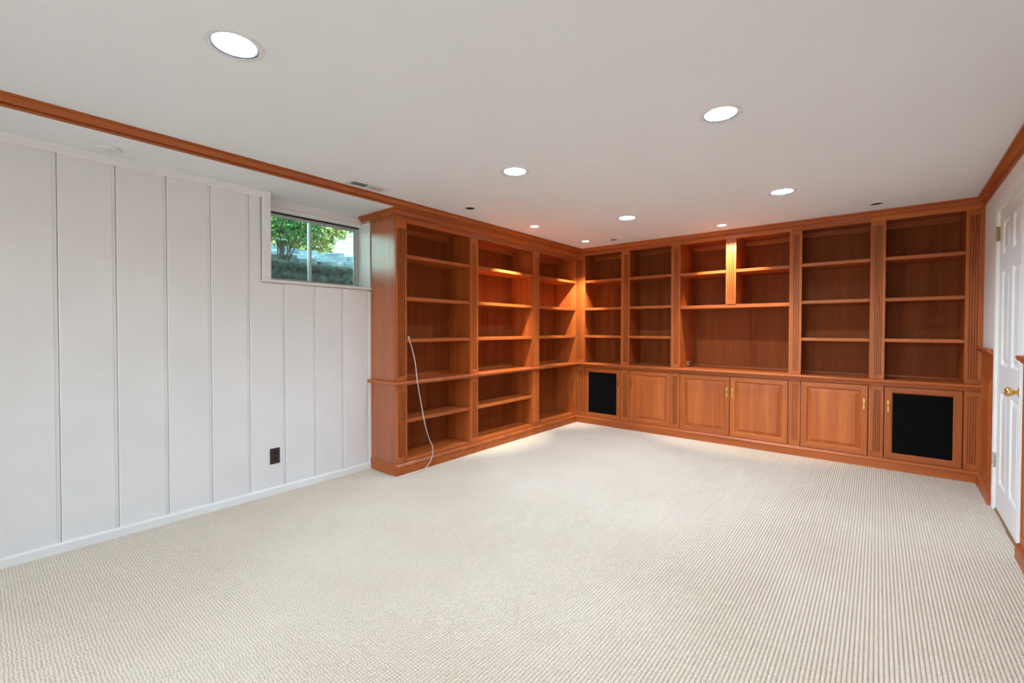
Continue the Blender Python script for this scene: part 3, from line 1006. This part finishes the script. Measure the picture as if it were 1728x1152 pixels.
def spot_housing(x, y, root, lens_mat, tilt_dir=None):
    mb = MB()
    mb.lathe([(0.055, 0.0), (0.054, -0.003), (0.048, -0.0035), (0.043, -0.002), (0.0415, 0.002), (0.0415, 0.006)], (x, y, H), seg=32)
    smooth_angle(mb.build('trim_ring', M_PLASTICW, root), 50)
    mb = MB()
    mb.lathe([(0.0415, 0.004), (0.0415, 0.07), (0.0005, 0.07)], (x, y, H), seg=32)
    mb.build('housing', M_HOLE if lens_mat is None else M_REFLECT, root)
def accent(x, y, target, label, energy, cone, blend):
    root = thing('accent_spotlight', (x, y, H), label, 'spotlight', 'small lit accent spotlights')
    spot_housing(x, y, root, M_SPOTLENS)
    d = (Vector(target) - Vector((x, y, H))).normalized()
    flat = Vector((d.x, d.y, 0)).normalized()
    # tilted lamp face inside the ring
    c = Vector((x, y, H + 0.012)) - flat * 0.004
    n = (Vector((0, 0, -1)) + flat * 0.5).normalized()
    a = n.orthogonal().normalized(); b = n.cross(a)
    mb = MB()
    pts = [mb.vert(c + (a * math.cos(2 * math.pi * k / 24) + b * math.sin(2 * math.pi * k / 24)) * 0.026) for k in range(24)]
    mb.face(pts)
    pts2 = [mb.vert(c - n * 0.03 + (a * math.cos(2 * math.pi * k / 24) + b * math.sin(2 * math.pi * k / 24)) * 0.018) for k in range(24)]
    for k in range(24):
        mb.face((pts[k], pts[(k + 1) % 24], pts2[(k + 1) % 24], pts2[k]))
    mb.build('lamp_face', M_SPOTLENS, root)
    ld = bpy.data.lights.new('accent_beam', 'SPOT')
    ld.energy = energy
    ld.color = (1.0, 0.93, 0.78)
    ld.spot_size = math.radians(cone)
    ld.spot_blend = blend
    ld.shadow_soft_size = 0.018
    lo = bpy.data.objects.new('accent_beam', ld)
    COL.objects.link(lo)
    lo.parent = root
    lo.location = (0, 0, -0.008)
    lo.rotation_euler = d.to_track_quat('-Z', 'Y').to_euler()
accent(SPOTS[0][0], SPOTS[0][1], (-0.10, -1.44, 1.35), 'small lit spotlight aimed at the middle bookcase of the left run', ACCENT * 1.7, 58, 0.7)
accent(SPOTS[1][0], SPOTS[1][1], (-0.02, -0.10, 1.35), 'small lit spotlight nearest the inside corner', ACCENT * 1.3, 60, 0.7)
accent(SPOTS[2][0], SPOTS[2][1], (1.895, 0.0, 1.78), 'small lit spotlight above the television bay pilaster', ACCENT * 0.8, 74, 0.45)
for (x, y), lb in zip(EMPTY_SPOTS, ['unlit black ceiling spot opening above the bookcase nearest the window',
                                    'unlit black ceiling spot opening near the inside corner',
                                    'unlit black ceiling spot opening above the right-hand bookcases']):
    root = thing('dark_spotlight', (x, y, H), lb, 'spotlight', 'unlit accent spots')
    spot_housing(x, y, root, None)
    mb = MB()
    mb.lathe([(0.040, 0.002), (0.034, 0.010), (0.022, 0.016), (0.0005, 0.018)], (x, y, H), seg=32)
    smooth_angle(mb.build('eyeball', M_HOLE, root), 60)

# ------------------------------------------------------------------ ceiling vent, smoke alarm, cover disc
vent = thing('ceiling_vent', (0.187, -3.30, H), 'white rectangular ceiling air vent beside the long cherry moulding', 'vent')
vx0, vx1, vy0, vy1 = 0.108, 0.262, -3.458, -3.142
mb = MB()
gx0, gx1, gy0, gy1 = vx0 + 0.04, vx1 - 0.04, vy0 + 0.03, vy1 - 0.03
for a, b, c, d in ((vx0, gx0, vy0, vy1), (gx1, vx1, vy0, vy1), (gx0, gx1, vy0, gy0), (gx0, gx1, gy1, vy1), (gx0, gx1, -3.306, -3.294)):
    mb.box(a, b, c, d, H - 0.005, H - 0.0003, bev=0.001)
mb.build('frame', M_PLASTICW, vent)
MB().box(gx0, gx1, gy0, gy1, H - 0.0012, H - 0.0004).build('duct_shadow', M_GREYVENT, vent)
for q0, q1, tl in ((gy0, -3.306, 1), (-3.294, gy1, -1)):
    n = 9
    for k in range(n):
        yk = q0 + (q1 - q0) * (k + 0.5) / n
        mb = MB()
        p = [(yk - 0.005, H - 0.0045), (yk + 0.004 * tl, H - 0.0014), (yk + 0.005 * tl, H - 0.0016), (yk - 0.004, H - 0.0048)]
        i0 = [mb.vert((gx0, y, z)) for y, z in p]
        i1 = [mb.vert((gx1, y, z)) for y, z in p]
        for j in range(4):
            mb.face((i0[j], i0[(j + 1) % 4], i1[(j + 1) % 4], i1[j]))
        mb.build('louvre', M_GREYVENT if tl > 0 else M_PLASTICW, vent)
sm = thing('smoke_alarm', (-0.20, -4.69, HS), 'small white alarm on the soffit above the plank wall', 'alarm')
mb = MB()
mb.lathe([(0.056, 0.0), (0.056, -0.008), (0.052, -0.016), (0.040, -0.021), (0.0005, -0.022)], (-0.20, -4.69, HS), seg=32)
smooth_angle(mb.build('alarm_body', M_PLASTICW, sm), 40)
MB().box(-0.19, -0.165, -4.70, -4.68, HS - 0.026, HS - 0.019, bev=0.002).build('test_button', M_PLASTICW, sm)
mb = MB()
mb.lathe([(0.045, 0.0), (0.045, -0.003), (0.041, -0.005), (0.0005, -0.0055)], (1.695, -2.665, H), seg=32, cap_ends=False)
cd = mb.build('cover_disc', M_CEIL, origin=(1.695, -2.665, H))
cd.location = (0, 0, 0)
for v in cd.data.vertices: v.co += Vector((1.695, -2.665, H))
tag(cd, 'flat round ceiling-coloured cover disc between the recessed lights', 'cover plate')

# ------------------------------------------------------------------ outlets
ow = thing('wall_outlet', (WL, -3.744, 0.287), 'dark brown electrical outlet on the white plank wall', 'outlet')
def outlet(root, yc, zc):
    MB().box(WL, WL + 0.006, yc - 0.036, yc + 0.036, zc - 0.059, zc + 0.059, bev=0.003).build('cover_plate', M_OUTLET, root)
    for s in (-1, 1):
        mb = MB()
        mb.lathe([(0.0005, 0.0085), (0.015, 0.0085), (0.0165, 0.006)], (WL, yc, zc + s * 0.0195), axis='x', seg=20)
        soc = mb.build('socket', M_DARK, root)
        for q in (-0.006, 0.006):
            sl = MB().box(WL + 0.0084, WL + 0.0090, yc + q - 0.001, yc + q + 0.001, zc + s * 0.0195 - 0.001, zc + s * 0.0195 + 0.007).build('slot', M_HOLE, root)
            sl.parent = soc
    mb = MB()
    mb.lathe([(0.0005, 0.0075), (0.003, 0.007), (0.0034, 0.006)], (WL, yc, zc), axis='x', seg=12)
    mb.build('screw', M_DARKBRASS, root)
outlet(ow, -3.744, 0.287)
tv = thing('cable_outlet', (1.395, 0.40, 0.83), 'small white cable outlet low on the side of the television bay', 'outlet')
MB().box(1.366, 1.372, 0.26, 0.33, 0.808, 0.862, bev=0.002).build('cover_plate', M_PLASTICW, tv)
mb = MB()
mb.lathe([(0.0005, 0.017), (0.006, 0.017), (0.0065, 0.006)], (1.366, 0.295, 0.835), axis='x', seg=14)
mb.build('jack', M_DARK, tv)

# ------------------------------------------------------------------ white cord
def catmull(pts, n=8):
    P = [Vector(p) for p in pts]
    P = [P[0] * 2 - P[1]] + P + [P[-1] * 2 - P[-2]]
    out = []
    for i in range(1, len(P) - 2):
        for k in range(n):
            t = k / n
            a, b, c, d = P[i - 1], P[i], P[i + 1], P[i + 2]
            out.append(0.5 * ((2 * b) + (c - a) * t + (2 * a - 5 * b + 4 * c - d) * t * t + (3 * b - a - 3 * c + d) * t ** 3))
    out.append(P[-2])
    return out
cord_pts = [(-0.09, -2.70, 1.162), (-0.04, -2.735, 1.162), (0.0, -2.765, 1.164), (0.018, -2.797, 1.178), (0.026, -2.803, 1.160), (0.040, -2.785, 1.09), (0.060, -2.762, 0.96), (0.066, -2.745, 0.80), (0.062, -2.70, 0.60), (0.055, -2.655, 0.42),
            (0.048, -2.60, 0.27), (0.042, -2.555, 0.19), (0.040, -2.548, 0.13), (0.045, -2.575, 0.07), (0.055, -2.64, 0.020), (0.060, -2.72, 0.005), (0.058, -2.83, 0.004), (0.045, -2.92, 0.004), (-0.02, -2.965, 0.004), (-0.12, -2.975, 0.004), (-0.22, -2.965, 0.004), (-0.28, -2.94, 0.005)]
mb = MB().tube(catmull(cord_pts), 0.0035, seg=8)
cord = mb.build('cable', M_CABLE)
tag(smooth_angle(cord, 80), 'thin white cable hanging from a shelf down to the carpet', 'cable')

# ------------------------------------------------------------------ outside the window
structure(MB().box(-0.62, W + 0.4, REAR, 0.6, H + 0.16, 5.2).build('upper_shade_block', M_WALL), 'unseen upper storey block, added to shade the garden from the sun')  # block above the ceiling, added to keep the sun off the shrub
M_WELL = plain('window_well_steel', srgb(78, 78, 72), 0.8, noise=0.85, nscale=24.0, bump=0.6)
M_SOIL = plain('soil', srgb(84, 76, 62), 0.95, noise=0.5, nscale=14.0, bump=0.5)
M_STONE = plain('bluestone', srgb(150, 160, 172), 0.8, noise=0.35, nscale=7.0, bump=0.5)
M_BARK = plain('bark', srgb(92, 78, 72), 0.9, noise=0.3, nscale=40.0, bump=0.4)
M_SIDING = plain('cream_siding', srgb(244, 238, 222), 0.7, noise=0.02, nscale=4.0)
def leaf_mat(name, c0, c1):
    m, nt, b = new_mat(name)
    mp = coords(nt, (1, 1, 1), use_random=False)
    n = add(nt, 'ShaderNodeTexNoise', Scale=22.0, Detail=2.0)
    nt.links.new(mp.outputs[0], n.inputs['Vector'])
    r = ramp(nt, [(0.32, c0), (0.66, c1)])
    nt.links.new(n.outputs[0], r.inputs[0])
    nt.links.new(r.outputs[0], b.inputs['Base Color'])
    b.inputs['Roughness'].default_value = 0.45
    b.inputs['Transmission Weight'].default_value = 0.0
    b.inputs['Subsurface Weight'].default_value = 0.0
    return m
M_LEAF = leaf_mat('shrub_leaf', srgb(48, 96, 44), srgb(126, 176, 92))
M_LEAF2 = leaf_mat('tree_leaf', srgb(150, 148, 70), srgb(226, 216, 150))

# ground beyond the well (slopes up and away)
WELL = (-0.62, -2.95, 0.98, 0.62)    # x, centre y, half width, depth
def well_pt(a, extra=0.0):
    return (WELL[0] - (WELL[3] + extra) * math.sin(a), WELL[1] - (WELL[2] + extra) * math.cos(a))
def ground_z(x):
    return 1.875 + max(0.0, (-1.25 - x)) * 0.12
mb = MB()
N = 28
inner = [well_pt(math.pi * k / N, 0.02) for k in range(N + 1)]
scales = [1.0, 1.12, 1.4, 2.2, 4.0, 9.0, 16.0]
rws = []
for q in scales:
    row = []
    for (x, y) in inner:
        xx, yy = WELL[0] + (x - WELL[0]) * q * (1.0 if q < 1.5 else 1.15), WELL[1] + (y - WELL[1]) * q
        row.append(mb.vert((xx, yy, ground_z(xx) - 0.012)))
    rws.append(row)
for a, b in zip(rws[:-1], rws[1:]):
    for k in range(N):
        mb.face((a[k], a[k + 1], b[k + 1], b[k]))
gr = mb.build('garden_ground', M_SOIL)
tag(smooth_angle(gr, 60), 'bare garden soil outside the basement window', 'ground', kind='structure')
# steel window well, corrugated, with its gravel floor
well = thing('window_well', (WELL[0] - 0.3, WELL[1], 1.2), 'curved grey window well wall outside the glass', 'window well')
mb = MB()
zz = [1.25 + i * 0.032 for i in range(21)]
rows_ = []
for i, z in enumerate(zz):
    e = 0.010 * math.sin(i * math.pi / 2)
    rows_.append([mb.vert((*well_pt(math.pi * k / 40, e), z)) for k in range(41)])
zt = zz[-1]
rows_.append([mb.vert((*well_pt(math.pi * k / 40, 0.03), zt + 0.004)) for k in range(41)])
rows_.append([mb.vert((*well_pt(math.pi * k / 40, 0.03), zt - 0.02)) for k in range(41)])
for a, b in zip(rows_[:-1], rows_[1:]):
    for k in range(40):
        mb.face((a[k], a[k + 1], b[k + 1], b[k]))
smooth_angle(mb.build('well_wall', M_WELL, well), 70)
mb = MB()
ctr = mb.vert((WELL[0], WELL[1], 1.45))
arc = [mb.vert((*well_pt(math.pi * k / 40, 0.0), 1.45)) for k in range(41)]
for k in range(40):
    mb.face((ctr, arc[k], arc[k + 1]))
mb.build('well_floor', M_SOIL, well)

# dry stone wall of bluish slabs
rnd = random.Random(3)
sw = thing('stone_wall', (-2.3, -2.0, 2.0), 'low dry-stone wall of bluish slabs in the garden', 'stone wall')
def slab(cx, cy, cz, lx, ly, lz, rz, tilt):
    bm = bmesh.new()
    bmesh.ops.create_cube(bm, size=1.0)
    for v in bm.verts:
        v.co.x += rnd.uniform(-0.10, 0.10); v.co.y += rnd.uniform(-0.12, 0.12); v.co.z += rnd.uniform(-0.10, 0.10)
    bmesh.ops.bevel(bm, geom=bm.edges[:], offset=0.06, segments=1, affect='EDGES')
    mat = Matrix.Translation((cx, cy, cz)) @ Matrix.Rotation(rz, 4, 'Z') @ Matrix.Rotation(tilt, 4, 'X') @ Matrix.Diagonal((lx, ly, lz, 1))
    bmesh.ops.transform(bm, matrix=mat, verts=bm.verts)
    mb = MB()
    mb.from_bm(bm)
    return mb.build('stone', M_STONE, sw)
for c in range(4):
    y = -3.6 + rnd.uniform(0, 0.2)
    while y < 0.2:
        ly = rnd.uniform(0.22, 0.42)
        gz = ground_z(-2.2)
        slab(-2.15 - c * 0.30 + rnd.uniform(-0.03, 0.03), y + ly / 2, gz + 0.03 + c * 0.085, rnd.uniform(0.30, 0.40), ly * 0.96, rnd.uniform(0.07, 0.10), rnd.uniform(-0.12, 0.12), rnd.uniform(-0.05, 0.12))
        y += ly

# shrub
def leaf_cloud(mb, centre, radii, count, size, rnd, shell=0.35):
    for _ in range(count):
        while True:
            p = Vector((rnd.uniform(-1, 1), rnd.uniform(-1, 1), rnd.uniform(-1, 1)))
            if shell < p.length < 1: break
        p = Vector((p.x * radii[0], p.y * radii[1], p.z * radii[2])) + Vector(centre)
        d = Vector((rnd.gauss(0, 1), rnd.gauss(0, 1), rnd.gauss(0.3, 1))).normalized()
        a = d.orthogonal().normalized()
        a = (Matrix.Rotation(rnd.uniform(0, 6.28), 3, d) @ a)
        n = d.cross(a)
        L, wd = size * rnd.uniform(0.7, 1.3), size * 0.26
        v = [mb.vert(p), mb.vert(p + d * L * 0.5 + a * wd + n * wd * 0.3), mb.vert(p + d * L), mb.vert(p + d * L * 0.5 - a * wd + n * wd * 0.3)]
        mb.face((v[0], v[1], v[2])); mb.face((v[0], v[2], v[3]))
rnd2 = random.Random(11)
sh = thing('shrub', (-1.62, -3.13, 1.90), 'leafy green shrub with bare grey stems outside the window', 'shrub')
bmesh_b = MB()
tips = []
for k in range(15):
    a = rnd2.uniform(0, 6.28)
    t = Vector((-1.62 + 0.26 * math.cos(a) * rnd2.uniform(0.4, 1), -3.13 + 0.36 * math.sin(a) * rnd2.uniform(0.4, 1), 2.30 + rnd2.uniform(-0.12, 0.40)))
    b0 = Vector((-1.62 + rnd2.uniform(-0.04, 0.04), -3.13 + rnd2.uniform(-0.05, 0.05), 1.88))
    m1 = b0.lerp(t, 0.4) + Vector((rnd2.uniform(-0.04, 0.04), rnd2.uniform(-0.04, 0.04), 0.03))
    m2 = b0.lerp(t, 0.7) + Vector((rnd2.uniform(-0.05, 0.05), rnd2.uniform(-0.05, 0.05), 0.02))
    bmesh_b.tube([b0, m1, m2, t], [0.008, 0.006, 0.004, 0.002], seg=6)
    tips.append(t)
    for j in range(2):
        s0 = m1.lerp(t, rnd2.uniform(0.1, 0.7))
        e = s0 + Vector((rnd2.uniform(-0.15, 0.15), rnd2.uniform(-0.2, 0.2), rnd2.uniform(0.08, 0.22)))
        bmesh_b.tube([s0, s0.lerp(e, 0.5) + Vector((0, 0, 0.01)), e], [0.005, 0.004, 0.002], seg=5)
        tips.append(e)
bmesh_b.build('stems', M_BARK, sh)
mb = MB()
for t in tips:
    leaf_cloud(mb, t, (0.10, 0.11, 0.10), 60, 0.04, rnd2, shell=0.0)
leaf_cloud(mb, (-1.62, -3.13, 2.36), (0.34, 0.42, 0.26), 2200, 0.04, rnd2, shell=0.2)
lv = mb.build('foliage', M_LEAF, sh)
lv['kind'] = 'stuff'

# autumn tree further off and the cream-sided neighbour
tr_ = thing('garden_tree', (-6.4, -2.6, 2.4), 'pale yellow-green tree behind the shrub outside the window', 'tree')
MB().tube([(-6.4, -2.6, 2.3), (-6.35, -2.6, 3.2), (-6.5, -2.3, 4.4)], [0.14, 0.11, 0.06], seg=8).build('trunk', M_BARK, tr_)
mb = MB()
for (cx, cy, cz, r) in ((-6.4, -0.6, 3.45, 0.62), (-6.2, -1.3, 3.2, 0.6), (-6.6, 0.05, 3.6, 0.5), (-6.4, -0.6, 4.4, 0.8), (-6.3, -2.1, 3.2, 0.7), (-6.3, -1.5, 4.1, 0.7), (-6.7, -0.3, 3.1, 0.45)):
    leaf_cloud(mb, (cx, cy, cz), (r, r, r * 0.85), 900, 0.13, rnd2, shell=0.1)
lf2 = mb.build('foliage', M_LEAF2, tr_)
lf2['kind'] = 'stuff'
hs = thing('neighbour_house', (-9.0, 3.6, 2.0), 'cream lap-sided house wall beyond the garden', 'house')
MB().box(-9.3, -9.05, 1.53, 6.0, 1.8, 7.0).build('house_wall', M_SIDING, hs)
lap = None
for k in range(26):
    z0 = 1.9 + k * 0.19
    if lap is None:
        mb = MB()
        p = [(-9.05, z0), (-9.018, z0), (-9.042, z0 + 0.195), (-9.05, z0 + 0.195)]
        i0 = [mb.vert((x, 1.53, z)) for x, z in p]
        i1 = [mb.vert((x, 6.0, z)) for x, z in p]
        for j in range(4):
            mb.face((i0[j], i0[(j + 1) % 4], i1[(j + 1) % 4], i1[j]))
        mb.face(i0); mb.face(i1)
        lap = mb.build('siding_board', M_SIDING, hs)
    else:
        o = lap.copy()
        COL.objects.link(o)
        o.parent = hs
        o.location = (0, 0, k * 0.19)
